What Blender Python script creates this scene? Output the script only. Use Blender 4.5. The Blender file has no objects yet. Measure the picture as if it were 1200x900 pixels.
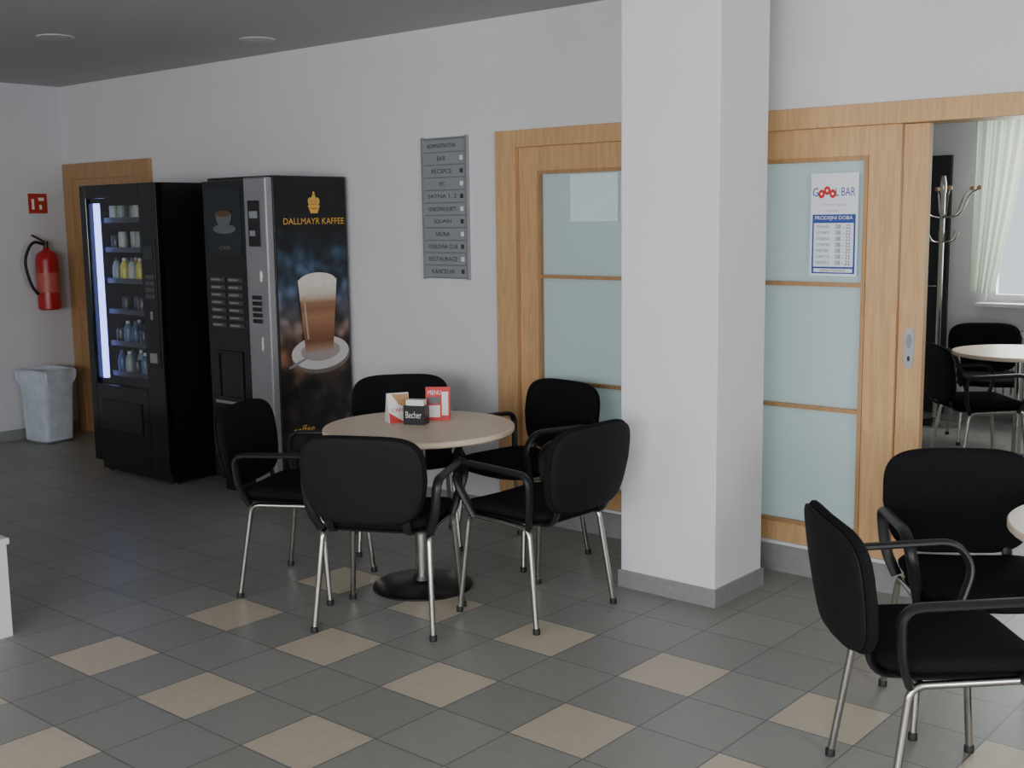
import bpy, bmesh, math, random
from mathutils import Vector, Matrix
random.seed(4)
D=bpy.data
# ------------------------------------------------------------------ helpers
def new_mat(name,col=(.8,.8,.8),rough=.5,metal=0,emis=None,estr=0,noise=0,nscale=20,coat=0,spec=.5):
    m=D.materials.new(name);m.use_nodes=True
    nt=m.node_tree;b=nt.nodes["Principled BSDF"]
    b.inputs["Base Color"].default_value=(*col,1);b.inputs["Roughness"].default_value=rough
    b.inputs["Metallic"].default_value=metal;b.inputs["Specular IOR Level"].default_value=spec
    b.inputs["Coat Weight"].default_value=coat
    if emis: b.inputs["Emission Color"].default_value=(*emis,1);b.inputs["Emission Strength"].default_value=estr
    if noise:
        tc=nt.nodes.new("ShaderNodeTexCoord");n=nt.nodes.new("ShaderNodeTexNoise");n.inputs["Scale"].default_value=nscale
        n.inputs["Detail"].default_value=4
        r=nt.nodes.new("ShaderNodeValToRGB")
        r.color_ramp.elements[0].position=.3;r.color_ramp.elements[1].position=.7
        r.color_ramp.elements[0].color=(*[c*(1-noise) for c in col],1);r.color_ramp.elements[1].color=(*[min(1,c*(1+noise)) for c in col],1)
        nt.links.new(tc.outputs["Object"],n.inputs["Vector"]);nt.links.new(n.outputs["Fac"],r.inputs["Fac"]);nt.links.new(r.outputs["Color"],b.inputs["Base Color"])
    return m
def finish(name,bm,mat,parent=None,smooth=False,recalc=True):
    if recalc: bmesh.ops.recalc_face_normals(bm,faces=bm.faces)
    me=D.meshes.new(name);bm.to_mesh(me);bm.free()
    if smooth:
        for p in me.polygons:p.use_smooth=True
        try: me.set_sharp_from_angle(angle=math.radians(40))
        except Exception: pass
    mats=mat if isinstance(mat,(list,tuple)) else [mat]
    for m in mats: me.materials.append(m)
    o=D.objects.new(name,me);bpy.context.collection.objects.link(o)
    if parent:o.parent=parent
    return o
def empty(name,loc=(0,0,0),rot=0):
    e=D.objects.new(name,None);e.location=loc;e.rotation_euler=(0,0,rot);e.empty_display_size=.1
    bpy.context.collection.objects.link(e);return e
def bmbox(bm,x,y,z,mi=0,bevel=0):
    r=bmesh.ops.create_cube(bm,size=1)
    vs=r['verts']
    for v in vs: v.co=Vector(((x[0]+x[1])/2+v.co.x*(x[1]-x[0]),(y[0]+y[1])/2+v.co.y*(y[1]-y[0]),(z[0]+z[1])/2+v.co.z*(z[1]-z[0])))
    fs=set(f for v in vs for f in v.link_faces)
    for f in fs:f.material_index=mi
    if bevel:
        es=set(e for v in vs for e in v.link_edges)
        q=bmesh.ops.bevel(bm,geom=list(es),offset=bevel,segments=2,affect='EDGES',profile=.5)
        for f in q['faces']:f.material_index=mi
def boxes(name,lst,mat,parent=None,bevel=0,smooth=False):
    bm=bmesh.new()
    for b in lst: bmbox(bm,b[0],b[1],b[2],b[3] if len(b)>3 else 0,bevel)
    return finish(name,bm,mat,parent,smooth)
def fillet(pts,r=.04,n=5):
    pts=[Vector(p) for p in pts];out=[pts[0]]
    for i in range(1,len(pts)-1):
        a,b,c=pts[i-1],pts[i],pts[i+1]
        d1=min(r,(a-b).length*.45);d2=min(r,(c-b).length*.45)
        p=b+(a-b).normalized()*d1;q=b+(c-b).normalized()*d2
        for k in range(n+1):
            t=k/n;out.append(p*(1-t)**2+b*2*t*(1-t)+q*t*t)
    out.append(pts[-1]);return out
def bmtube(bm,pts,r,n=10,mi=0,ry=None,up=None):
    pts=[Vector(p) for p in pts];ry=ry or r
    T=[(pts[min(i+1,len(pts)-1)]-pts[max(i-1,0)]).normalized() for i in range(len(pts))]
    u=Vector(up) if up else (Vector((0,0,1)) if abs(T[0].z)<.9 else Vector((1,0,0)))
    rings=[]
    for i,p in enumerate(pts):
        nrm=(u-T[i]*u.dot(T[i])).normalized();u=nrm
        bn=T[i].cross(nrm)
        rings.append([bm.verts.new(p+nrm*(r*math.cos(2*math.pi*k/n))+bn*(ry*math.sin(2*math.pi*k/n))) for k in range(n)])
    for a,b in zip(rings,rings[1:]):
        for k in range(n):
            f=bm.faces.new((a[k],a[(k+1)%n],b[(k+1)%n],b[k]));f.material_index=mi
    for rg in (rings[0],rings[-1]):
        f=bm.faces.new(rg);f.material_index=mi
def tubes(name,paths,r,mat,parent=None,n=10,**k):
    bm=bmesh.new()
    for p in paths: bmtube(bm,p,r,n,**k)
    return finish(name,bm,mat,parent,True)
def bmlathe(bm,prof,c=(0,0,0),n=32,mi=0,sx=1,sy=1):
    rings=[]
    for r,z in prof:
        if r<1e-6: rings.append([bm.verts.new((c[0],c[1],c[2]+z))])
        else: rings.append([bm.verts.new((c[0]+r*sx*math.cos(2*math.pi*k/n),c[1]+r*sy*math.sin(2*math.pi*k/n),c[2]+z)) for k in range(n)])
    for a,b in zip(rings,rings[1:]):
        for k in range(n):
            A=a[k%len(a)];B=a[(k+1)%len(a)];C=b[(k+1)%len(b)];E=b[k%len(b)]
            vs=[]
            for v in (A,B,C,E):
                if v not in vs:vs.append(v)
            if len(vs)>=3:
                f=bm.faces.new(vs);f.material_index=mi
def lathe(name,prof,mat,parent=None,c=(0,0,0),n=32,**k):
    bm=bmesh.new();bmlathe(bm,prof,c,n,**k);return finish(name,bm,mat,parent,True)
def pad(name,w,h,t,fn,mat,parent,ex=4,n=48):
    """upholstered pad; fn maps (u,v,w)->Vector"""
    bm=bmesh.new();layers=[(0,.5),(.3,.5),(.6,.49),(.88,.46),(.96,.36),(1,.12),(1,-.12),(.96,-.36),(.88,-.46),(.5,-.5),(0,-.5)]
    rings=[]
    for s,z in layers:
        if s==0: rings.append([bm.verts.new(fn(0,0,z*t))]);continue
        rg=[]
        for k in range(n):
            a=2*math.pi*k/n;c,q=math.cos(a),math.sin(a)
            x=math.copysign(abs(c)**(2/ex),c)*w/2;y=math.copysign(abs(q)**(2/ex),q)*h/2
            rg.append(bm.verts.new(fn(x*s,y*s,z*t)))
        rings.append(rg)
    for a,b in zip(rings,rings[1:]):
        for k in range(n):
            vs=[]
            for v in (a[k%len(a)],a[(k+1)%len(a)],b[(k+1)%len(b)],b[k%len(b)]):
                if v not in vs:vs.append(v)
            bm.faces.new(vs)
    return finish(name,bm,mat,parent,True)
class Frame:
    def __init__(s,o,r,u):
        s.o=Vector(o);s.r=Vector(r).normalized();s.u=Vector(u).normalized();s.n=s.r.cross(s.u)
    def p(s,x,y,d=0): return s.o+s.r*x+s.u*y+s.n*d
def poly(name,pts,fr,d,mat,parent,thick=.0008):
    bm=bmesh.new();a=[bm.verts.new(fr.p(x,y,d)) for x,y in pts];b=[bm.verts.new(fr.p(x,y,d-thick)) for x,y in pts]
    bm.faces.new(a);bm.faces.new(b[::-1]);n=len(a)
    for k in range(n): bm.faces.new((a[k],b[k],b[(k+1)%n],a[(k+1)%n]))
    return finish(name,bm,mat,parent)
def rect(x0,x1,y0,y1): return [(x0,y0),(x1,y0),(x1,y1),(x0,y1)]
def ell(cx,cy,rx,ry,n=32): return [(cx+rx*math.cos(2*math.pi*k/n),cy+ry*math.sin(2*math.pi*k/n)) for k in range(n)]
def rects(name,rl,fr,d,mat,parent):
    bm=bmesh.new()
    for x0,x1,y0,y1 in rl:
        a=[bm.verts.new(fr.p(x,y,d)) for x,y in rect(x0,x1,y0,y1)];bm.faces.new(a)
    return finish(name,bm,mat,parent,recalc=False)
def text(name,s,fr,x,y,d,mat,parent,width=None,height=None,align=0):
    cu=D.curves.new(name,'FONT');cu.body=s;cu.size=1;cu.resolution_u=3
    ob=D.objects.new(name,cu);bpy.context.collection.objects.link(ob)
    bpy.context.view_layer.update()
    me=D.meshes.new_from_object(ob.evaluated_get(bpy.context.evaluated_depsgraph_get()))
    D.objects.remove(ob)
    xs=[v.co.x for v in me.vertices];ys=[v.co.y for v in me.vertices]
    w=max(xs)-min(xs);h=max(ys)-min(ys)
    sy=(height/h) if height else width/w
    sx=(width/w) if width else sy
    for v in me.vertices:
        v.co=fr.p(x+(v.co.x-min(xs)-(w/2 if align==0 else 0))*sx,y+(v.co.y-(min(ys)+max(ys))/2)*sy,d)
    me.materials.clear();me.materials.append(mat)
    o=D.objects.new(name,me);bpy.context.collection.objects.link(o);o.parent=parent
    return o
# ------------------------------------------------------------------ materials
def wood(name,col):
    m=new_mat(name,col,.38);nt=m.node_tree;b=nt.nodes["Principled BSDF"]
    tc=nt.nodes.new("ShaderNodeTexCoord");mp=nt.nodes.new("ShaderNodeMapping");mp.inputs["Scale"].default_value=(14,14,1.2)
    n=nt.nodes.new("ShaderNodeTexNoise");n.inputs["Scale"].default_value=3;n.inputs["Detail"].default_value=6;n.inputs["Distortion"].default_value=1.2
    r=nt.nodes.new("ShaderNodeValToRGB");r.color_ramp.elements[0].position=.35;r.color_ramp.elements[1].position=.65
    r.color_ramp.elements[0].color=(*[c*.86 for c in col],1);r.color_ramp.elements[1].color=(*[c*1.08 for c in col],1)
    l=nt.links.new;l(tc.outputs["Object"],mp.inputs[0]);l(mp.outputs[0],n.inputs["Vector"]);l(n.outputs["Fac"],r.inputs[0]);l(r.outputs[0],b.inputs["Base Color"])
    return m
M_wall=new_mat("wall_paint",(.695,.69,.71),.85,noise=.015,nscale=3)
M_wall_shade=new_mat("wall_paint_shaded",(.60,.60,.625),.85,noise=.015,nscale=3)  # same wall paint, darkened: left wall's weaker light put into the colour
M_col=new_mat("column_paint",(.80,.80,.82),.8,noise=.01,nscale=3)
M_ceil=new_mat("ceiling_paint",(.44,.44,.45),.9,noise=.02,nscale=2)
M_base=new_mat("skirting_tile",(.26,.27,.26),.45,noise=.08,nscale=30)
M_wood=wood("beech_veneer",(.61,.37,.175))
M_wood2=wood("beech_dark",(.44,.25,.11))
M_top=new_mat("table_laminate",(.74,.60,.45),.4,noise=.05,nscale=40)
M_chrome=new_mat("chrome",(.50,.48,.45),.2,1)
M_fab=new_mat("black_fabric",(.010,.010,.011),1.0,noise=.3,nscale=200,spec=.1)
M_plast=new_mat("black_plastic",(.012,.012,.013),.42)
M_shell=new_mat("black_shell",(.010,.010,.011),.7,spec=.2,noise=.2,nscale=120)
M_blk=new_mat("black_enamel",(.006,.006,.007),.32)
M_gloss=new_mat("black_gloss",(.005,.005,.006),.12)
M_silver=new_mat("brushed_silver",(.42,.42,.43),.35,.85,noise=.05,nscale=60)
M_white=new_mat("white_plastic",(.75,.75,.75),.5)
M_red=new_mat("extinguisher_red",(.40,.010,.015),.3)
M_signred=new_mat("sign_red",(.42,.03,.02),.5)
M_signwhite=new_mat("sign_white",(.8,.78,.75),.5)
M_gold=new_mat("gold_print",(.75,.42,.08),.5)
M_blue=new_mat("blue_print",(.02,.06,.32),.5)
M_redp=new_mat("red_print",(.6,.02,.02),.5)
M_paper=new_mat("paper",(.80,.83,.88),.6)
M_grey=new_mat("grey_print",(.25,.26,.28),.5)
M_bin=new_mat("bin_bag",(.56,.62,.70),.45,noise=.12,nscale=12)
M_rubber=new_mat("rubber",(.01,.01,.01),.6)
M_lens=new_mat("downlight_lens",(.55,.55,.56),.5)
# frosted glass
M_frost=D.materials.new("frosted_glass");M_frost.use_nodes=True;nt=M_frost.node_tree;nt.nodes.clear()
o=nt.nodes.new("ShaderNodeOutputMaterial");mx=nt.nodes.new("ShaderNodeMixShader");mx.inputs[0].default_value=.5
b=nt.nodes.new("ShaderNodeBsdfPrincipled");b.inputs["Base Color"].default_value=(.66,.765,.785,1);b.inputs["Roughness"].default_value=.35
t=nt.nodes.new("ShaderNodeBsdfTranslucent");t.inputs[0].default_value=(.83,.95,.96,1)
nt.links.new(b.outputs[0],mx.inputs[1]);nt.links.new(t.outputs[0],mx.inputs[2]);nt.links.new(mx.outputs[0],o.inputs[0])
# clear pane
M_pane=D.materials.new("clear_pane");M_pane.use_nodes=True;nt=M_pane.node_tree;nt.nodes.clear()
o=nt.nodes.new("ShaderNodeOutputMaterial");mx=nt.nodes.new("ShaderNodeMixShader");mx.inputs[0].default_value=.06
a=nt.nodes.new("ShaderNodeBsdfTransparent");g=nt.nodes.new("ShaderNodeBsdfGlossy");g.inputs["Roughness"].default_value=.05
nt.links.new(a.outputs[0],mx.inputs[1]);nt.links.new(g.outputs[0],mx.inputs[2]);nt.links.new(mx.outputs[0],o.inputs[0])
# curtain
M_curt=D.materials.new("curtain_cloth");M_curt.use_nodes=True;nt=M_curt.node_tree;nt.nodes.clear()
o=nt.nodes.new("ShaderNodeOutputMaterial");mx=nt.nodes.new("ShaderNodeMixShader");mx.inputs[0].default_value=.35
a=nt.nodes.new("ShaderNodeBsdfDiffuse");a.inputs[0].default_value=(.66,.67,.63,1);g=nt.nodes.new("ShaderNodeBsdfTranslucent");g.inputs[0].default_value=(.62,.68,.57,1)
nt.links.new(a.outputs[0],mx.inputs[1]);nt.links.new(g.outputs[0],mx.inputs[2]);nt.links.new(mx.outputs[0],o.inputs[0])
# floor tiles
def floor_mat():
    m=new_mat("floor_tiles",(.2,.2,.2),.33);nt=m.node_tree;b=nt.nodes["Principled BSDF"];N=nt.nodes.new;l=nt.links.new
    def M(op,a,c=None):
        n=N("ShaderNodeMath");n.operation=op
        for i,x in enumerate((a,c)):
            if x is None:continue
            if isinstance(x,(int,float)):n.inputs[i].default_value=x
            else:l(x,n.inputs[i])
        return n.outputs[0]
    g=N("ShaderNodeNewGeometry");s=N("ShaderNodeSeparateXYZ");l(g.outputs["Position"],s.inputs[0])
    T=.3005
    u=M('ADD',M('DIVIDE',M('SUBTRACT',s.outputs[0],-4.0),T),.5);v=M('ADD',M('DIVIDE',M('SUBTRACT',s.outputs[1],2.257),T),.5)
    iu=M('FLOOR',u);iv=M('FLOOR',v);fu=M('SUBTRACT',u,iu);fv=M('SUBTRACT',v,iv)
    eu=M('LESS_THAN',M('FLOORED_MODULO',iu,2),.5);ev=M('LESS_THAN',M('FLOORED_MODULO',iv,2),.5)
    bg=M('MULTIPLY',M('MULTIPLY',eu,ev),M('MULTIPLY',M('GREATER_THAN',iu,-.5),M('LESS_THAN',iv,4.5)))
    ed=M('MINIMUM',M('MINIMUM',fu,M('SUBTRACT',1,fu)),M('MINIMUM',fv,M('SUBTRACT',1,fv)))
    gr=M('LESS_THAN',ed,.010)
    cb=N("ShaderNodeCombineXYZ");l(iu,cb.inputs[0]);l(iv,cb.inputs[1])
    wn=N("ShaderNodeTexWhiteNoise");wn.noise_dimensions='3D';l(cb.outputs[0],wn.inputs["Vector"])
    no=N("ShaderNodeTexNoise");no.inputs["Scale"].default_value=25;no.inputs["Detail"].default_value=5;l(g.outputs["Position"],no.inputs["Vector"])
    fac=M('ADD',M('ADD',.80,M('MULTIPLY',wn.outputs["Value"],.14)),M('MULTIPLY',no.outputs["Fac"],.26))
    def mix(f,a,c):
        n=N("ShaderNodeMix");n.data_type='RGBA'
        l(f,n.inputs[0])
        for i,x in ((6,a),(7,c)):
            if isinstance(x,tuple):n.inputs[i].default_value=(*x,1)
            else:l(x,n.inputs[i])
        return n.outputs[2]
    c=mix(bg,(.262,.265,.242),(.54,.465,.36))
    vm=N("ShaderNodeVectorMath");vm.operation='SCALE';l(c,vm.inputs[0]);l(fac,vm.inputs["Scale"])
    c=mix(gr,vm.outputs[0],(.13,.13,.12))
    l(c,b.inputs["Base Color"])
    l(M('ADD',.32,M('MULTIPLY',no.outputs["Fac"],.16)),b.inputs["Roughness"])
    bp=N("ShaderNodeBump");bp.inputs["Strength"].default_value=.25;bp.inputs["Distance"].default_value=.002
    l(M('SUBTRACT',1,gr),bp.inputs["Height"]);l(bp.outputs[0],b.inputs["Normal"])
    return m
M_floor=floor_mat()
# ------------------------------------------------------------------ room
XL,XR,YF,YW,YW2,H=-8.68,3.0,-3.2,4.82,4.97,2.69
Y2=9.60
boxes("floor",[((XL-.15,XR+.15),(YF-.15,Y2+.15),(-.1,0))],M_floor)
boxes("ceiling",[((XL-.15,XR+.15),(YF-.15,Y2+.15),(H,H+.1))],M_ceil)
boxes("wall_back",[((XL-.15,-4.20),(YW,YW2),(0,H)),((-4.20,-.80),(YW,YW2),(2.10,H)),((-.80,XR+.15),(YW,YW2),(0,H)),((-4.20,-1.87),(YW,YW2),(0,.14))],M_wall)
boxes("wall_left",[((XL-.15,XL),(YF-.15,YW),(0,H))],M_wall_shade)
boxes("wall_front",[((XL,XR),(YF-.15,YF),(0,.85)),((XL,XR),(YF-.15,YF),(2.35,H)),((XL,-5.2),(YF-.15,YF),(.85,2.35)),((2.6,XR),(YF-.15,YF),(.85,2.35)),((-1.5,-1.2),(YF-.15,YF),(.85,2.35))],M_wall)
boxes("wall_right",[((XR,XR+.15),(YF-.15,YW),(0,.85)),((XR,XR+.15),(YF-.15,YW),(2.35,H)),((XR,XR+.15),(YF-.15,-2.2),(.85,2.35)),((XR,XR+.15),(3.6,YW),(.85,2.35))],M_wall)
def window(name,x0,x1,y,z0,z1,n,axis='x'):
    L=[];f=.06
    def bx(a,b,c,d):
        return ((a,b),(y-.03,y+.03),(c,d)) if axis=='x' else ((y-.03,y+.03),(a,b),(c,d))
    L+=[bx(x0,x1,z0,z0+f),bx(x0,x1,z1-f,z1)]
    for i in range(n+1):
        xx=x0+(x1-x0-f)*i/n;L.append(bx(xx,xx+f,z0+f,z1-f))
    return boxes(name,L,M_white)
window("window_1",-5.2,-1.5,YF-.08,.85,2.35,3);window("window_2",-1.2,2.6,YF-.08,.85,2.35,3);window("window_3",-2.2,3.6,XR+.08,.85,2.35,4,'y')
# other room
boxes("wall_side_annex",[((-5.0,-4.85),(YW2,Y2),(0,H)),((.8,.95),(YW2,Y2),(0,H))],M_wall)
boxes("wall_rear_annex",[((-5.0,-3.20),(Y2,Y2+.15),(0,H)),((-3.20,-.9),(Y2,Y2+.15),(0,.93)),((-3.20,-.9),(Y2,Y2+.15),(2.42,H)),((-.9,.95),(Y2,Y2+.15),(0,H))],M_wall)
window("window_4",-3.20,-.9,Y2+.08,.93,2.42,2)
boxes("trim_window_sill",[((-3.24,-.86),(Y2-.14,Y2+.03),(.90,.93))],M_white,bevel=.004)
# skirting
boxes("baseboard_back",[((-7.46,-4.2),(YW-.012,YW),(0,.08)),((-4.2,-1.87),(YW-.012,YW),(0,.125)),((-.72,XR),(YW-.012,YW),(0,.08))],M_base)
boxes("baseboard_left",[((XL,XL+.012),(YF,YW-.03),(0,.08))],M_base)
boxes("baseboard_annex",[((-4.85,.8),(Y2-.012,Y2),(0,.08))],M_base)
# column
boxes("wall_column",[((-2.94,-2.46),(4.18,4.58),(0,H))],M_col,bevel=.004)
boxes("baseboard_column",[((-2.95,-2.45),(4.17,4.18),(0,.078)),((-2.95,-2.45),(4.58,4.59),(0,.078)),((-2.95,-2.94),(4.18,4.58),(0,.078)),((-2.46,-2.45),(4.18,4.58),(0,.078))],M_base)
# ------------------------------------------------------------------ doors
trim=boxes("trim_door_casing",[((-4.20,-4.06),(YW-.02,YW2+.02),(.14,2.10)),((-4.06,-.80),(YW-.02,YW2+.02),(2.01,2.10)),((-.80,-.72),(YW-.02,YW2+.02),(0,2.10))],M_wood,bevel=.003)
def leaf(name,x0,x1,gx0,gx1,y0,y1,glass=True):
    e=empty(name)
    L=[((x0,gx0),(y0,y1),(.14,2.01)),((gx1,x1),(y0,y1),(.14,2.01)),((gx0,gx1),(y0,y1),(.14,.23)),((gx0,gx1),(y0,y1),(1.885,2.01))]
    boxes("leaf_frame",L,M_wood,e,bevel=.002)
    bd=.018
    Lb=[((gx0,gx1),(y0-.004,y1),(z-bd/2,z+bd/2)) for z in (.78,1.335)]
    Lb+=[((gx0,gx0+bd),(y0-.006,y0+.02),(.23,1.885)),((gx1-bd,gx1),(y0-.006,y0+.02),(.23,1.885)),((gx0+bd,gx1-bd),(y0-.006,y0+.02),(.23,.23+bd)),((gx0+bd,gx1-bd),(y0-.006,y0+.02),(1.885-bd,1.885))]
    boxes("glazing_bars",Lb,M_wood2,e)
    boxes("frosted_pane",[((gx0+.004,gx1-.004),(y0+.022,y0+.028),(.235,1.88))],M_frost,e)
    return e
d1=leaf("door_1",-4.058,-2.995,-3.93,-3.11,YW+.012,YW+.05)
d2=leaf("door_2",-2.99,-1.98,-2.86,-2.12,YW+.012,YW+.05)
# second sliding leaf edge with lock
d3=empty("door_3")
boxes("stile",[((-1.976,-1.87),(YW+.03,YW+.07),(.0,2.008))],M_wood,d3,bevel=.002)
fr=Frame((-1.925,YW+.03,1.075),(1,0,0),(0,0,1))
pl=[( .022*math.copysign(abs(math.cos(a))**.6,math.cos(a)), .085*math.copysign(abs(math.sin(a))**.5,math.sin(a))) for a in [2*math.pi*k/32 for k in range(32)]]
poly("lock_plate",pl,fr,.004,M_silver,d3,.004)
poly("lock_recess",ell(0,.03,.012,.03),fr,.0048,M_grey,d3);poly("keyhole",ell(0,-.045,.006,.012),fr,.0048,M_plast,d3)
# far-left closed door
d4=empty("door_4")
boxes("casing",[((-8.675,-8.55),(YW-.025,YW),(0,2.10)),((-7.60,-7.47),(YW-.025,YW),(0,2.10)),((-8.55,-7.60),(YW-.025,YW),(1.98,2.10))],M_wood2,d4,bevel=.003)
boxes("leaf",[((-8.55,-7.60),(YW-.012,YW),(.005,1.98))],M_wood2,d4)
tubes("handle",[fillet([(-7.70,YW-.01,1.04),(-7.70,YW-.05,1.04),(-7.82,YW-.05,1.04)],.015)],.009,M_chrome,d4)
# ------------------------------------------------------------------ paper notice in left door + poster on right door
fr=Frame((-3.57,YW+.012,1.74),(1,0,0),(0,0,1))
e=empty("paper_notice");poly("sheet",rect(-.15,.15,-.12,.12),fr,-.004,new_mat("notice_paper",(.76,.90,.97),.6),e)
e=empty("opening_hours_poster")
w,h=.11,.222
fr=Frame((-2.27,YW+.012,1.595),(1,0,0),(0,0,1))
poly("sheet",rect(-w,w,-h,h),fr,.002,M_paper,e,.001)
text("title_left","G",fr,-.088,.142,.003,M_blue,e,.026,.036);text("title_right","L BAR",fr,.05,.142,.003,M_blue,e,.090,.036)
for i,(x,y) in enumerate(((-.060,.134),(-.034,.148),(-.008,.134))):
    poly("ball",ell(x,y,.015,.019),fr,.003,M_redp,e);poly("ball_centre",ell(x,y,.005,.006),fr,.0042,M_paper,e)
text("line_a","U SMAVSI  JANA",fr,0,.085,.003,M_grey,e,.11,.010);text("line_b","DORTMUND",fr,-.01,.060,.003,M_grey,e,.06,.009)
poly("blue_panel",rect(-.100,.100,-.212,.045),fr,.003,M_blue,e)
text("heading","PRODEJNI DOBA",fr,0,.028,.0045,M_paper,e,.175,.020)
poly("white_panel",rect(-.092,.092,-.182,.008),fr,.0042,M_paper,e)
days=["PONDELI","UTERY","STREDA","CTVRTEK","PATEK","SOBOTA","NEDELE"]
for i,dn in enumerate(days):
    y=-.008-i*.026
    text("day",dn,fr,-.048,y,.0055,M_blue,e,.062,.012);text("hours","08 - 22",fr,.045,y,.0055,M_plast,e,.070,.019)
poly("foot",rect(-.09,.09,-.206,-.190),fr,.0042,M_paper,e);text("foot_text","ZMENA VYHRAZENA",fr,0,-.198,.0055,M_plast,e,.12,.009)
# ------------------------------------------------------------------ directory sign
e=empty("directory_sign")
boxes("plate",[((-4.74,-4.41),(YW-.018,YW-.001),(1.31,2.09))],new_mat("anodised_plate",(.22,.235,.245),.42,.35,noise=.06,nscale=15),e,bevel=.002)
boxes("side_rails",[((-4.748,-4.738),(YW-.026,YW-.001),(1.305,2.095)),((-4.412,-4.402),(YW-.026,YW-.001),(1.305,2.095))],M_silver,e)
fr=Frame((-4.575,YW-.018,1.70),(1,0,0),(0,0,1));M_sg=new_mat("sign_strip",(.32,.335,.345),.4,.3);M_sd=new_mat("sign_ink",(.04,.05,.06),.6)
names=["ADMINISTRATIVA","BAR","RECEPCE","WC","SATNA 1, 2","VENKOVNI KURTY","SQUASH","SAUNA","POSILOVNA CLUB","RESTAURACE","KANCELAR"]
for i,s in enumerate(names):
    y=.345-i*.0695
    rects("strip",[(-.158,.158,y-.031,y+.031)],fr,.0005,M_sg,e)
    text("label",s,fr,-.02,y,.002,M_sd,e,min(.22,.022*len(s)),.024)
    if i>0: rects("arrow_icon",[(.118,.142,y-.012,y+.012)],fr,.002,M_signwhite if i%2 else M_sd,e)
# ------------------------------------------------------------------ chairs
def build_chair():
    e=empty("armchair")
    bm=bmesh.new()
    for s in (-1,1):
        bmtube(bm,fillet([(-.225,s*.25,.006),(-.165,s*.222,.415),(.165,s*.222,.425),(.205,s*.25,.006)],.04,6),.0115,10)
    bmtube(bm,[(-.13,-.222,.412),(-.13,.222,.412)],.010,8);bmtube(bm,[(.12,-.222,.422),(.12,.222,.422)],.010,8)
    finish("leg_frame",bm,M_chrome,e,True)
    bm=bmesh.new()
    for s in (-1,1):
        for x in(-.225,.205): bmlathe(bm,[(0,0),(.015,0),(.015,.02),(.012,.024),(0,.024)],(x,s*.25,0),12)
    finish("foot_caps",bm,M_rubber,e,True)
    pad("seat",.47,.465,.05,lambda u,v,w:Vector((u+.0,v,.458+w+.010*(abs(v)/.23)**2-(.02*max(0,(u-.12)/.11)**2))),M_fab,e,ex=5.5)
    pad("seat_shell",.44,.43,.018,lambda u,v,w:Vector((u,v,.430+w)),M_shell,e,ex=5.5)
    def bk(off):
        def f(u,v,w):
            z=.650+v; tap=1-.13*((-v)/.18 if v<0 else 0)
            x=-.268-.15*(v+.18)*.9-.024*(1-(u/.25)**2)*1.0+.012+w+off
            return Vector((x,u*tap,z))
        return f
    pad("backrest",.515,.36,.04,lambda u,v,w:bk(0)(u,v,w),M_fab,e,ex=4.2)
    pad("back_shell",.498,.343,.018,lambda u,v,w:bk(-.022)(u,v,w),M_shell,e,ex=4.2)
    bm=bmesh.new()
    for s in (-1,1):
        bmtube(bm,fillet([(-.05,s*.16,.42),(-.245,s*.16,.425),(-.305,s*.16,.66)],.05,6),.008,8,ry=.018)
    finish("back_supports",bm,M_plast,e,True)
    bm=bmesh.new()
    for s in (-1,1):
        p=fillet([(-.17,s*.228,.418),(-.205,s*.262,.50),(-.215,s*.276,.645),(.15,s*.280,.658),(.205,s*.270,.58),(.13,s*.228,.42)],.055,7)
        bmtube(bm,p,.012,10,ry=.019,up=(1,0,.2))
    finish("armrests",bm,M_plast,e,True)
    return e
base=build_chair();parts=list(base.children)
def place_chair(x,y,deg,first=[True]):
    if first[0]:
        first[0]=False;e=base
    else:
        e=empty("armchair")
        for p in parts:
            q=D.objects.new(p.name.split('.')[0],p.data);bpy.context.collection.objects.link(q);q.parent=e
    e.location=(x,y,0);e.rotation_euler=(0,0,math.radians(deg));return e
for c in [(-3.44,3.24,117),(-4.06,3.33,25),(-4.21,4.09,-41),(-3.64,4.31,262),(-3.06,3.72,178),(-1.14,3.17,42),(-1.235,3.78,-55),(-2.50,7.50,42),(-2.80,8.60,-60)]:
    place_chair(*c)
# ------------------------------------------------------------------ tables
def table(x,y,r=.425,h=.735):
    e=empty("round_table",(x,y,0))
    lathe("table_top",[(0,h-.026),(r-.006,h-.026),(r,h-.020),(r,h-.004),(r-.004,h),(0,h)],M_top,e,n=72)
    lathe("base_disc",[(0,0),(.225,0),(.225,.008),(.21,.016),(.10,.026),(.045,.034),(.04,.05),(0,.05)],M_blk,e,n=48)
    lathe("pedestal",[(0,.04),(.03,.04),(.03,h-.05),(0,h-.05)],M_chrome,e,n=24)
    bm=bmesh.new()
    for a in (0,math.pi/2):
        c,s=math.cos(a)*.20,math.sin(a)*.20;bmtube(bm,[(-c,-s,h-.038),(c,s,h-.038)],.012,8,ry=.02)
    finish("spider_bracket",bm,M_blk,e,True)
    return e
table(-3.645,3.63);table(-.69,3.685);table(-2.42,7.98)
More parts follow.
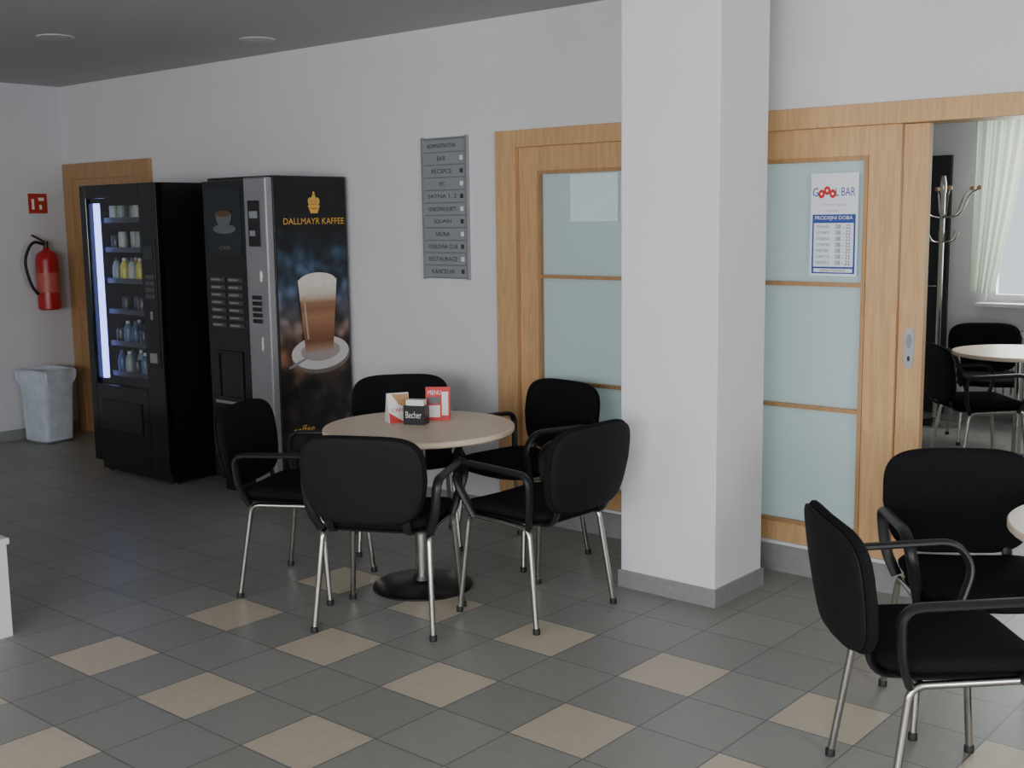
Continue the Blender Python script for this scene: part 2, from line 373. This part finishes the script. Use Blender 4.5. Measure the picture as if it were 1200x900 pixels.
# ------------------------------------------------------------------ table items
def fan_card(name,x,y,rot,w,h,dep,mats):
    e=empty(name,(x,y,.735),math.radians(rot))
    bm=bmesh.new()
    pr=[(-dep/2,0),(dep/2,0),(.006,h),(-.006,h)]
    a=[bm.verts.new((-w/2,p[0],p[1])) for p in pr];b_=[bm.verts.new((w/2,p[0],p[1])) for p in pr]
    bm.faces.new(a);bm.faces.new(b_)
    for k in range(4):bm.faces.new((a[k],a[(k+1)%4],b_[(k+1)%4],b_[k]))
    finish("folded_card",bm,mats[0],e)
    fr=Frame((0,-dep/2,0),(1,0,0),Vector((0,dep/2-.006,h)));
    L=math.hypot(h,dep/2)
    return e,fr,L
e,fr,L=fan_card("table_tent_card",-3.805,3.655,62,.10,.13,.08,[M_signwhite])
poly("red_corner",[(-.048,0),(.02,0),(-.048,L*.35)],fr,.0015,M_redp,e);poly("brown_print",[(-.03,L*.95),(.048,L*.95),(.048,L*.45),(.0,L*.6)],fr,.0015,M_wood2,e)
text("print","CAFFE",fr,0,L*.42,.002,M_redp,e,.07,.016)
e=empty("napkin_box",(-3.69,3.66,.735),math.radians(25))
boxes("box",[((-.05,.05),(-.035,.035),(0,.085))],M_blk,e,bevel=.003)
boxes("napkins",[((-.042,.042),(-.02,.02),(.08,.11))],M_signwhite,e,bevel=.002)
fr=Frame((0,-.035,.045),(1,0,0),(0,0,1));text("print","Becher",fr,0,.0,.001,M_signwhite,e,.075,.03)
e,fr,L=fan_card("menu_stand",-3.69,3.80,42,.11,.15,.06,[M_redp])
rects("white_area",[(-.045,.01,L*.1,L*.45),(.018,.047,L*.15,L*.85)],fr,.0015,M_signwhite,e);rects("photo_area",[(-.045,.01,L*.5,L*.7)],fr,.0015,M_blk,e)
text("print","MENU",fr,-.015,L*.83,.0015,M_signwhite,e,.06,.02)
# ------------------------------------------------------------------ snack vending machine
e=empty("snack_vending_machine")
x0,x1,y0,y1,zt=-7.15,-6.28,4.06,4.79,1.885
gx0,gx1,gz0,gz1=-7.08,-6.47,.60,1.80
boxes("cabinet",[((x0,x0+.03),(y0+.05,y1),(.06,zt)),((x1-.03,x1),(y0+.05,y1),(.06,zt)),((x0+.03,x1-.03),(y1-.03,y1),(.06,zt)),((x0+.03,x1-.03),(y0+.05,y1-.03),(zt-.05,zt)),((x0+.03,x1-.03),(y0+.05,y1-.03),(.06,.56)),((gx1,x1-.03),(y0+.05,y1-.03),(.56,zt-.05))],M_blk,e)
boxes("door_frame",[((x0,gx0),(y0,y0+.05),(.08,zt)),((gx1,x1),(y0,y0+.05),(.08,zt)),((gx0,gx1),(y0,y0+.05),(gz1,zt)),((gx0,gx1),(y0,y0+.05),(.08,gz0))],M_gloss,e,bevel=.004)
boxes("plinth",[((x0+.03,x1-.03),(y0+.04,y1-.02),(0.02,.07))],M_blk,e)
bm=bmesh.new()
for xx in(x0+.07,x1-.07):
    for yy in(y0+.09,y1-.07): bmlathe(bm,[(0,0),(.025,0),(.025,.022),(0,.022)],(xx,yy,0),12)
finish("feet",bm,M_plast,e,True)
boxes("glass",[((gx0,gx1),(y0+.02,y0+.024),(gz0,gz1))],M_pane,e)
boxes("light_tube",[((gx0+.005,gx0+.045),(y0+.05,y0+.075),(gz0+.03,gz1-.03))],new_mat("tube_glow",(1,1,1),.5,emis=(.24,.32,1.0),estr=4),e)
boxes("shelves",[((gx0+.05,gx1),(y0+.10,y1-.06),(z,z+.012)) for z in (.66,.86,1.07,1.27,1.47,1.66)],new_mat("shelf_metal",(.05,.055,.06),.4,.3),e)
boxes("price_rails",[((gx0+.05,gx1),(y0+.095,y0+.10),(z-.015,z+.018)) for z in (.66,.86,1.07,1.27,1.47,1.66)],M_plast,e)
cols=[new_mat("pack_"+n,c,.35) for n,c in (("white",(.35,.38,.35)),("yellow",(.50,.45,.06)),("green",(.08,.28,.06)),("blue",(.02,.05,.16)),("dark",(.012,.012,.02)),("silver",(.20,.25,.24)),("sky",(.05,.12,.2)),("cap_white",(.5,.5,.5)),("orange",(.4,.12,.02)))]
bm=bmesh.new()
rows=[(.672,[3,5,4,6,3,2]),(.872,[4,6,3,4,3,6]),(1.082,[9,4,9,4,9,4]),(1.282,[5,1,0,1,2,8]),(1.482,[4,0,9,5,4,0]),(1.672,[0,5,9,0,2,5])]
for z,cs in rows:
    for k,ci in enumerate(cs):
        if ci==9: continue
        cx=gx0+.10+k*.092
        for j in range(2):
            cy=y0+.14+j*.085
            if z<1.3 and ci!=4:
                bmlathe(bm,[(0,0),(.027,0),(.029,.01),(.029,.075),(.022,.100),(.012,.118),(0,.118)],(cx,cy,z),12,ci)
                bmlathe(bm,[(0,.118),(.013,.118),(.013,.136),(0,.136)],(cx,cy,z),10,7 if k%2 else 4)
            elif z>1.6 or ci==4: bmlathe(bm,[(0,0),(.026,0),(.028,.008),(.028,.075),(.024,.083),(0,.083)],(cx,cy,z),12,ci)
            else: bmlathe(bm,[(0,0),(.026,0),(.028,.008),(.028,.095),(.024,.105),(0,.105)],(cx,cy,z),12,ci)
finish("drinks_and_snacks",bm,cols,e,True)
boxes("delivery_flap",[((gx0+.06,gx1-.08),(y0-.008,y0),(.30,.50))],M_blk,e,bevel=.006)
boxes("coin_panel",[((-6.44,-6.31),(y0-.006,y0),(.75,1.55))],M_blk,e,bevel=.003)
boxes("display",[((-6.42,-6.33),(y0-.009,y0-.006),(1.42,1.50))],new_mat("lcd",(.02,.03,.03),.2),e)
boxes("keypad",[((-6.42+c*.032,-6.395+c*.032),(y0-.010,y0-.006),(1.18+r*.04,1.205+r*.04)) for c in range(3) for r in range(4)],new_mat("dim_key",(.08,.08,.08),.5),e)
boxes("coin_slot",[((-6.385,-6.365),(y0-.010,y0-.006),(1.05,1.10)),((-6.41,-6.34),(y0-.012,y0-.006),(.78,.84))],M_silver,e)
# ------------------------------------------------------------------ coffee vending machine
e=empty("coffee_vending_machine")
x0,x1,y0,y1,zt=-6.00,-5.38,4.20,4.785,1.90
boxes("cabinet",[((x0,x1),(y0+.04,y1),(.07,zt))],M_blk,e,bevel=.006)
xs=-5.585
boxes("door_panel",[((x0,xs),(y0,y0+.04),(.10,zt-.02))],M_gloss,e,bevel=.006)
boxes("silver_strip",[((xs,x1-.004),(y0-.012,y0+.04),(.10,zt-.01))],M_silver,e,bevel=.008)
boxes("plinth",[((x0+.02,x1-.02),(y0+.06,y1-.02),(.0,.075))],M_blk,e)
fr=Frame((x0,y0,0),(1,0,0),(0,0,1))
boxes("display",[((-5.545,-5.44),(y0-.018,y0-.012),(1.50,1.76))],M_gloss,e,bevel=.003)
boxes("display_text",[((-5.53,-5.455),(y0-.0195,y0-.018),(1.66,1.70)),((-5.53,-5.48),(y0-.0195,y0-.018),(1.56,1.59))],M_grey,e)
boxes("keypad",[((-5.535+c*.03,-5.513+c*.03),(y0-.018,y0-.012),(1.06+r*.034,1.083+r*.034)) for c in range(3) for r in range(5)],M_plast,e)
boxes("coin_slot",[((-5.52,-5.45),(y0-.020,y0-.012),(1.30,1.36)),((-5.50,-5.46),(y0-.020,y0-.012),(.90,.98))],M_chrome,e)
M_mb=new_mat("menu_backlight",(.008,.014,.016),.3);M_cup=new_mat("cup_print",(.11,.12,.13),.4);M_btn=new_mat("button_grey",(.05,.05,.05),.4)
poly("graphic_panel",rect(.04,.37,1.45,1.84),fr,.003,M_mb,e,.002)
poly("cup_saucer",ell(.21,1.60,.11,.028),fr,.005,M_cup,e);poly("cup_body",[(.13,1.69),(.29,1.69),(.28,1.65),(.25,1.615),(.23,1.60),(.19,1.60),(.17,1.615),(.14,1.65)],fr,.007,M_cup,e);poly("cup_coffee",ell(.21,1.69,.075,.018),fr,.009,new_mat("crema_print",(.10,.05,.02),.4),e)
text("menu_title","CAFE",fr,.21,1.49,.006,new_mat("dim_print",(.25,.2,.12),.4),e,.10,.022)
boxes("selection_buttons",[((x0+.05+c*.17,x0+.19+c*.17),(y0-.006,y0),(1.02+r*.045,1.045+r*.045)) for c in range(2) for r in range(7)],M_btn,e)
rects("button_labels",[(.06+c*.17,.15+c*.17,1.028+r*.045,1.037+r*.045) for c in range(2) for r in range(7)],fr,.0065,M_grey,e)
boxes("niche_surround",[((x0+.08,x0+.33),(y0-.012,y0),(.58,.60)),((x0+.08,x0+.33),(y0-.012,y0),(.86,.88)),((x0+.08,x0+.10),(y0-.012,y0),(.60,.86)),((x0+.31,x0+.33),(y0-.012,y0),(.60,.86))],M_plast,e,bevel=.003)
boxes("cup_tray",[((x0+.09,x0+.32),(y0-.035,y0),(.565,.582))],M_silver,e)
poly("lower_graphic",rect(.06,.37,.20,.50),fr,.003,new_mat("lower_print",(.02,.06,.08),.3,noise=.6,nscale=14),e)
# side graphic on +X face
fr=Frame((x1,y0+.04,0),(0,1,0),(0,0,1));W=.545
ms=D.materials.new("side_graphic");ms.use_nodes=True;nt=ms.node_tree;b=nt.nodes["Principled BSDF"];b.inputs["Roughness"].default_value=.3
N=nt.nodes.new;l=nt.links.new
tc=N("ShaderNodeNewGeometry");sp=N("ShaderNodeSeparateXYZ");l(tc.outputs["Position"],sp.inputs[0])
n=N("ShaderNodeTexNoise");n.inputs["Scale"].default_value=7;n.inputs["Detail"].default_value=1.0;n.inputs["Distortion"].default_value=.4;l(tc.outputs["Position"],n.inputs["Vector"])
n2=N("ShaderNodeTexVoronoi");n2.inputs["Scale"].default_value=11;n2.feature='SMOOTH_F1';n2.inputs["Smoothness"].default_value=.5;l(tc.outputs["Position"],n2.inputs["Vector"])
mr=N("ShaderNodeMapRange");mr.inputs[1].default_value=.25;mr.inputs[2].default_value=1.6;l(sp.outputs[2],mr.inputs[0])
zr=N("ShaderNodeValToRGB");cr=zr.color_ramp;cr.elements[0].position=0;cr.elements[0].color=(.01,.008,.008,1);cr.elements[1].position=1;cr.elements[1].color=(.004,.004,.005,1)
for p,c in ((.30,(.04,.03,.025)),(.48,(.16,.075,.035)),(.60,(.14,.11,.11)),(.75,(.09,.15,.25)),(.88,(.03,.06,.10))):
    q=cr.elements.new(p);q.color=(*c,1)
l(mr.outputs[0],zr.inputs[0])
r=N("ShaderNodeMapRange");r.inputs[1].default_value=.36;r.inputs[2].default_value=.62;r.inputs[3].default_value=.15;r.inputs[4].default_value=1.5;l(n.outputs["Fac"],r.inputs[0])
r2=N("ShaderNodeMapRange");r2.inputs[1].default_value=.15;r2.inputs[2].default_value=.6;r2.inputs[3].default_value=1.3;r2.inputs[4].default_value=.4;l(n2.outputs["Distance"],r2.inputs[0])
mm=N("ShaderNodeMath");mm.operation='MULTIPLY';l(r.outputs[0],mm.inputs[0]);l(r2.outputs[0],mm.inputs[1])
vm=N("ShaderNodeVectorMath");vm.operation='SCALE';l(zr.outputs[0],vm.inputs[0]);l(mm.outputs[0],vm.inputs["Scale"]);l(vm.outputs[0],b.inputs["Base Color"])
poly("side_graphic",rect(.01,W-.01,.12,zt-.02),fr,.002,ms,e)
cx=W*.5+.02
for dx,dy,rx,ry in ((0,1.765,.018,.03),(-.028,1.755,.016,.022),(.028,1.755,.016,.022),(0,1.725,.045,.014),(0,1.80,.008,.012)):
    poly("emblem",ell(cx+dx,dy,rx,ry,16),fr,.004,M_gold,e)
poly("emblem_foot",[(cx-.04,1.715),(cx+.04,1.715),(cx+.025,1.685),(cx-.025,1.685)],fr,.004,M_gold,e)
text("brand_text","DALLMAYR KAFFEE",fr,cx,1.64,.004,M_gold,e,W*.84,.036)
poly("saucer_rim_shadow",ell(.31,.845,.225,.105),fr,.0045,new_mat("saucer_rim_print",(.16,.13,.12),.4),e)
poly("saucer_outer",ell(.305,.865,.22,.10),fr,.006,new_mat("saucer_print",(.58,.55,.53),.4),e);poly("saucer_inner",ell(.305,.875,.15,.06),fr,.0075,new_mat("saucer_shade",(.33,.29,.27),.4),e)
poly("spoon",[(.06,.80),(.065,.785),(.20,.835),(.20,.85)],fr,.009,M_silver,e)
gc=.295
gl=lambda z:(.108+.040*min(1,max(0,(z-.90)/.40)))
mg=D.materials.new("latte_print");mg.use_nodes=True;nt=mg.node_tree;b=nt.nodes["Principled BSDF"];b.inputs["Roughness"].default_value=.3
g=nt.nodes.new("ShaderNodeNewGeometry");sp=nt.nodes.new("ShaderNodeSeparateXYZ");mr=nt.nodes.new("ShaderNodeMapRange");mr.inputs[1].default_value=.86;mr.inputs[2].default_value=1.32
zr=nt.nodes.new("ShaderNodeValToRGB");cr=zr.color_ramp;cr.elements[0].color=(.35,.30,.27,1);cr.elements[1].color=(.80,.74,.66,1)
for p,c in ((.07,(.32,.18,.11)),(.16,(.16,.06,.025)),(.30,(.24,.10,.045)),(.48,(.36,.18,.09)),(.58,(.26,.11,.055)),(.66,(.32,.16,.08)),(.72,(.55,.42,.32)),(.8,(.70,.62,.53))):
    q=cr.elements.new(p);q.color=(*c,1)
nt.links.new(g.outputs["Position"],sp.inputs[0]);nt.links.new(sp.outputs[2],mr.inputs[0]);nt.links.new(mr.outputs[0],zr.inputs[0]);nt.links.new(zr.outputs[0],b.inputs["Base Color"])
zs=[.87+.43*k/16 for k in range(17)]
poly("latte_glass",[(gc-gl(z),z) for z in zs]+[(gc+gl(z),z) for z in zs[::-1]],fr,.009,mg,e)
M_foam=new_mat("foam_print",(.78,.73,.66),.4,noise=.08,nscale=30)
poly("milk_foam",[(gc+.145*math.cos(a),1.285+(.055 if math.sin(a)>0 else .03)*math.sin(a)) for a in [2*math.pi*k/32 for k in range(32)]],fr,.0105,M_foam,e)
poly("glass_highlight",[(gc-.090,.95),(gc-.078,.95),(gc-.100,1.2),(gc-.115,1.2)],fr,.0105,new_mat("highlight_print",(.45,.32,.24),.3),e)
text("lower_text","coffee",fr,.16,.42,.004,M_gold,e,.16,.05)
# ------------------------------------------------------------------ extinguisher + sign
e=empty("fire_extinguisher",(XL+.11,4.565,.99));e.scale=(.95,.95,.95)
bm=bmesh.new();bmlathe(bm,[(0,0),(.075,0),(.088,.012),(.088,.40),(.080,.44),(.055,.468),(.028,.48),(.022,.50),(0,.50)],n=28);finish("body",bm,M_red,e,True)
lathe("label_band",[(.0885,.14),(.089,.14),(.089,.30),(.0885,.30)],new_mat("label",(.48,.10,.08),.4),e,n=28)
bm=bmesh.new();bmlathe(bm,[(0,.50),(.02,.50),(.02,.55),(0,.55)],n=12);bmtube(bm,[(.0,-.01,.545),(.02,-.12,.60)],.008,8,ry=.014);bmtube(bm,[(.0,-.01,.525),(.02,-.11,.545)],.007,8,ry=.012);finish("valve_handle",bm,M_plast,e,True)
tubes("hose",[fillet([(0,0,.52),(.03,-.13,.56),(.05,-.22,.40),(.05,-.17,.20),(.04,-.11,.13)],.12,8)],.012,M_rubber,e)
boxes("wall_bracket",[((-.113,-.07),(-.03,.03),(.30,.42))],M_plast,e)
e=empty("extinguisher_sign");fr=Frame((XL,4.58,1.80),(0,1,0),(0,0,1))
poly("plate",rect(-.075,.075,-.075,.075),fr,.004,M_signred,e,.003)
rects("pictogram",[(-.05,-.03,-.045,.035),(.005,.05,.02,.045),(.01,.03,-.045,-.01)],fr,.0055,M_signwhite,e)
# ------------------------------------------------------------------ waste bin
e=empty("waste_bin",(-8.43,4.42,0),math.radians(8))
bm=bmesh.new()
def ring(hw,hd,z,ex=8,n=40,wob=0):
    R=[]
    for k in range(n):
        a=2*math.pi*k/n;c,s=math.cos(a),math.sin(a);q=1+wob*math.sin(k*2.7)
        R.append(bm.verts.new((math.copysign(abs(c)**(2/ex),c)*hw*q*.92,math.copysign(abs(s)**(2/ex),s)*hd*q*.92,z*.97+wob*.3*math.sin(k*1.9))))
    return R
rs=[ring(.12,.11,0),ring(.15,.135,.02),ring(.17,.15,.45),ring(.19,.17,.50,wob=.03),ring(.195,.175,.56,wob=.02),ring(.175,.155,.575,wob=.01),ring(.15,.13,.52),ring(.12,.10,.06)]
bm.faces.new(rs[0]);bm.faces.new(rs[-1])
for a,b_ in zip(rs,rs[1:]):
    for k in range(40):bm.faces.new((a[k],a[(k+1)%40],b_[(k+1)%40],b_[k]))
finish("bin_body",bm,M_bin,e,True)
# low white counter at left
e=empty("low_counter")
boxes("carcass",[((-5.6,-4.49),(1.0,2.14),(0,.38))],M_white,e)
boxes("worktop",[((-5.6,-4.48),(1.0,2.15),(.38,.405))],M_white,e,bevel=.003)
# ceiling downlights
for x,y in ((-5.67,4.40),(-6.38,3.54)):
    e=empty("ceiling_downlight",(x,y,H));lathe("rim",[(.07,0),(.105,0),(.10,-.006),(.08,-.005)],M_lens,e,n=32);lathe("lens",[(0,-.003),(.078,-.003),(.078,-.001),(0,-.001)],M_lens,e,n=32)
# ------------------------------------------------------------------ annex objects
e=empty("coat_stand",(-3.36,9.03,0))
lathe("base",[(0,0),(.19,0),(.19,.015),(.05,.035),(.02,.06),(0,.06)],M_chrome,e)
lathe("pole",[(0,.05),(.02,.05),(.02,1.78),(.026,1.80),(.026,1.86),(.015,1.92),(0,1.92)],M_chrome,e,n=16)
bm=bmesh.new()
for k in range(6):
    a=k*math.pi/3;c,s=math.cos(a),math.sin(a)
    bmtube(bm,fillet([(0,0,1.60),(c*.14,s*.14,1.62),(c*.20,s*.20,1.78),(c*.27,s*.27,1.82)],.06,5),.007,8)
    bmtube(bm,fillet([(0,0,1.42),(c*.09,s*.09,1.42),(c*.13,s*.13,1.50)],.04,4),.006,8)
finish("hooks",bm,M_chrome,e,True)
bm=bmesh.new()
for k in range(6):
    a=k*math.pi/3;c,s=math.cos(a),math.sin(a);bmlathe(bm,[(0,-.020),(.018,-.012),(.020,0),(.014,.014),(0,.018)],(c*.27,s*.27,1.825),10)
finish("hook_knobs",bm,M_wood2,e,True)
bm=bmesh.new();bmtube(bm,[(.15*math.cos(k*math.pi/12),.15*math.sin(k*math.pi/12),.5) for k in range(25)],.007,8)
for k in range(3):
    a=k*2.094;bmtube(bm,[(0,0,.5),(.15*math.cos(a),.15*math.sin(a),.5)],.006,8)
finish("umbrella_ring",bm,M_chrome,e,True)
e=empty("door_5")
boxes("leaf",[((-4.35,-3.50),(Y2-.04,Y2),(0,2.10))],M_plast,e,bevel=.004);tubes("handle",[fillet([(-3.58,Y2-.04,1.05),(-3.58,Y2-.08,1.05),(-3.70,Y2-.08,1.05)],.015)],.009,M_chrome,e)
e=empty("radiator")
bm=bmesh.new();q=Y2-.05
for k in range(30):bmbox(bm,(-3.10+k*.06,-3.055+k*.06),(q-.10,q-.04),(.16,.74),0,.006)
bmbox(bm,(-3.12,-1.28),(q-.09,q-.05),(.18,.22));bmbox(bm,(-3.12,-1.28),(q-.09,q-.05),(.68,.72))
for xx in(-2.9,-1.6):bmbox(bm,(xx,xx+.03),(q-.08,q-.05),(0,.18))
finish("fins",bm,M_white,e)
e=empty("curtain")
bm=bmesh.new();nx,nz=90,24;g=[]
for j in range(nz+1):
    z=2.52-j/nz*1.50;row=[]
    f=1-.55*(j/nz)**1.3
    for i in range(nx+1):
        u=i/nx;row.append(bm.verts.new((-3.26+u*.42*f,Y2-.21+.014*math.sin(u*30+1.5*math.sin(u*9)+j*.04)+.008*math.sin(u*71),z)))
    g.append(row)
for j in range(nz):
    for i in range(nx):bm.faces.new((g[j][i],g[j][i+1],g[j+1][i+1],g[j+1][i]))
finish("cloth",bm,M_curt,e,True);tubes("rod",[[(-3.35,Y2-.21,2.53),(-.8,Y2-.21,2.53)]],.012,M_white,e)
boxes("rod_brackets",[((x-.01,x+.01),(Y2-.21,Y2),(2.52,2.54)) for x in(-3.3,-.85)],M_white,e)
# ------------------------------------------------------------------ lights
def area(name,loc,target,sx,sy,power,col=(1,1,1)):
    la=D.lights.new(name,'AREA');la.shape='RECTANGLE';la.size=sx;la.size_y=sy;la.energy=power;la.color=col
    o=D.objects.new(name,la);bpy.context.collection.objects.link(o);o.location=loc
    o.rotation_euler=(Vector(target)-Vector(loc)).to_track_quat('-Z','Z').to_euler()
    return o
area("daylight_window_1",(-3.35,YF-.25,1.6),(-3.35,0,1.3),3.6,1.45,80,(.98,.985,1))
area("daylight_window_2",(.7,YF-.25,1.6),(.7,0,1.3),3.7,1.45,300,(.985,.985,1))
area("daylight_window_3",(XR+.25,.7,1.6),(0,.7,1.3),5.6,1.45,430,(.975,.985,1))
area("daylight_window_4",(-2.05,Y2+.5,1.7),(-2.05,0,1.2),2.6,1.7,125,(.95,1,.96))
wd=D.worlds.new("world");bpy.context.scene.world=wd;wd.use_nodes=True
wd.node_tree.nodes["Background"].inputs[0].default_value=(.80,.9,.95,1);wd.node_tree.nodes["Background"].inputs[1].default_value=1.2
# ------------------------------------------------------------------ camera
yaw,pit,rol,f=[math.radians(a) for a in (40.489,8.036,.733)]+[1373.6]
s,c,sp,cp=math.sin(yaw),math.cos(yaw),math.sin(pit),math.cos(pit)
F=Vector((-s*cp,c*cp,-sp));R=Vector((c,s,0));U=R.cross(F)
R2=R*math.cos(rol)-U*math.sin(rol);U2=U*math.cos(rol)+R*math.sin(rol)
cd=D.cameras.new("camera");co=D.objects.new("camera",cd);bpy.context.collection.objects.link(co)
cd.sensor_width=36;cd.lens=f/1200*36;cd.clip_start=.05
m=Matrix((( R2.x,U2.x,-F.x,0),(R2.y,U2.y,-F.y,0),(R2.z,U2.z,-F.z,1.64),(0,0,0,1)));co.matrix_world=m
bpy.context.scene.camera=co
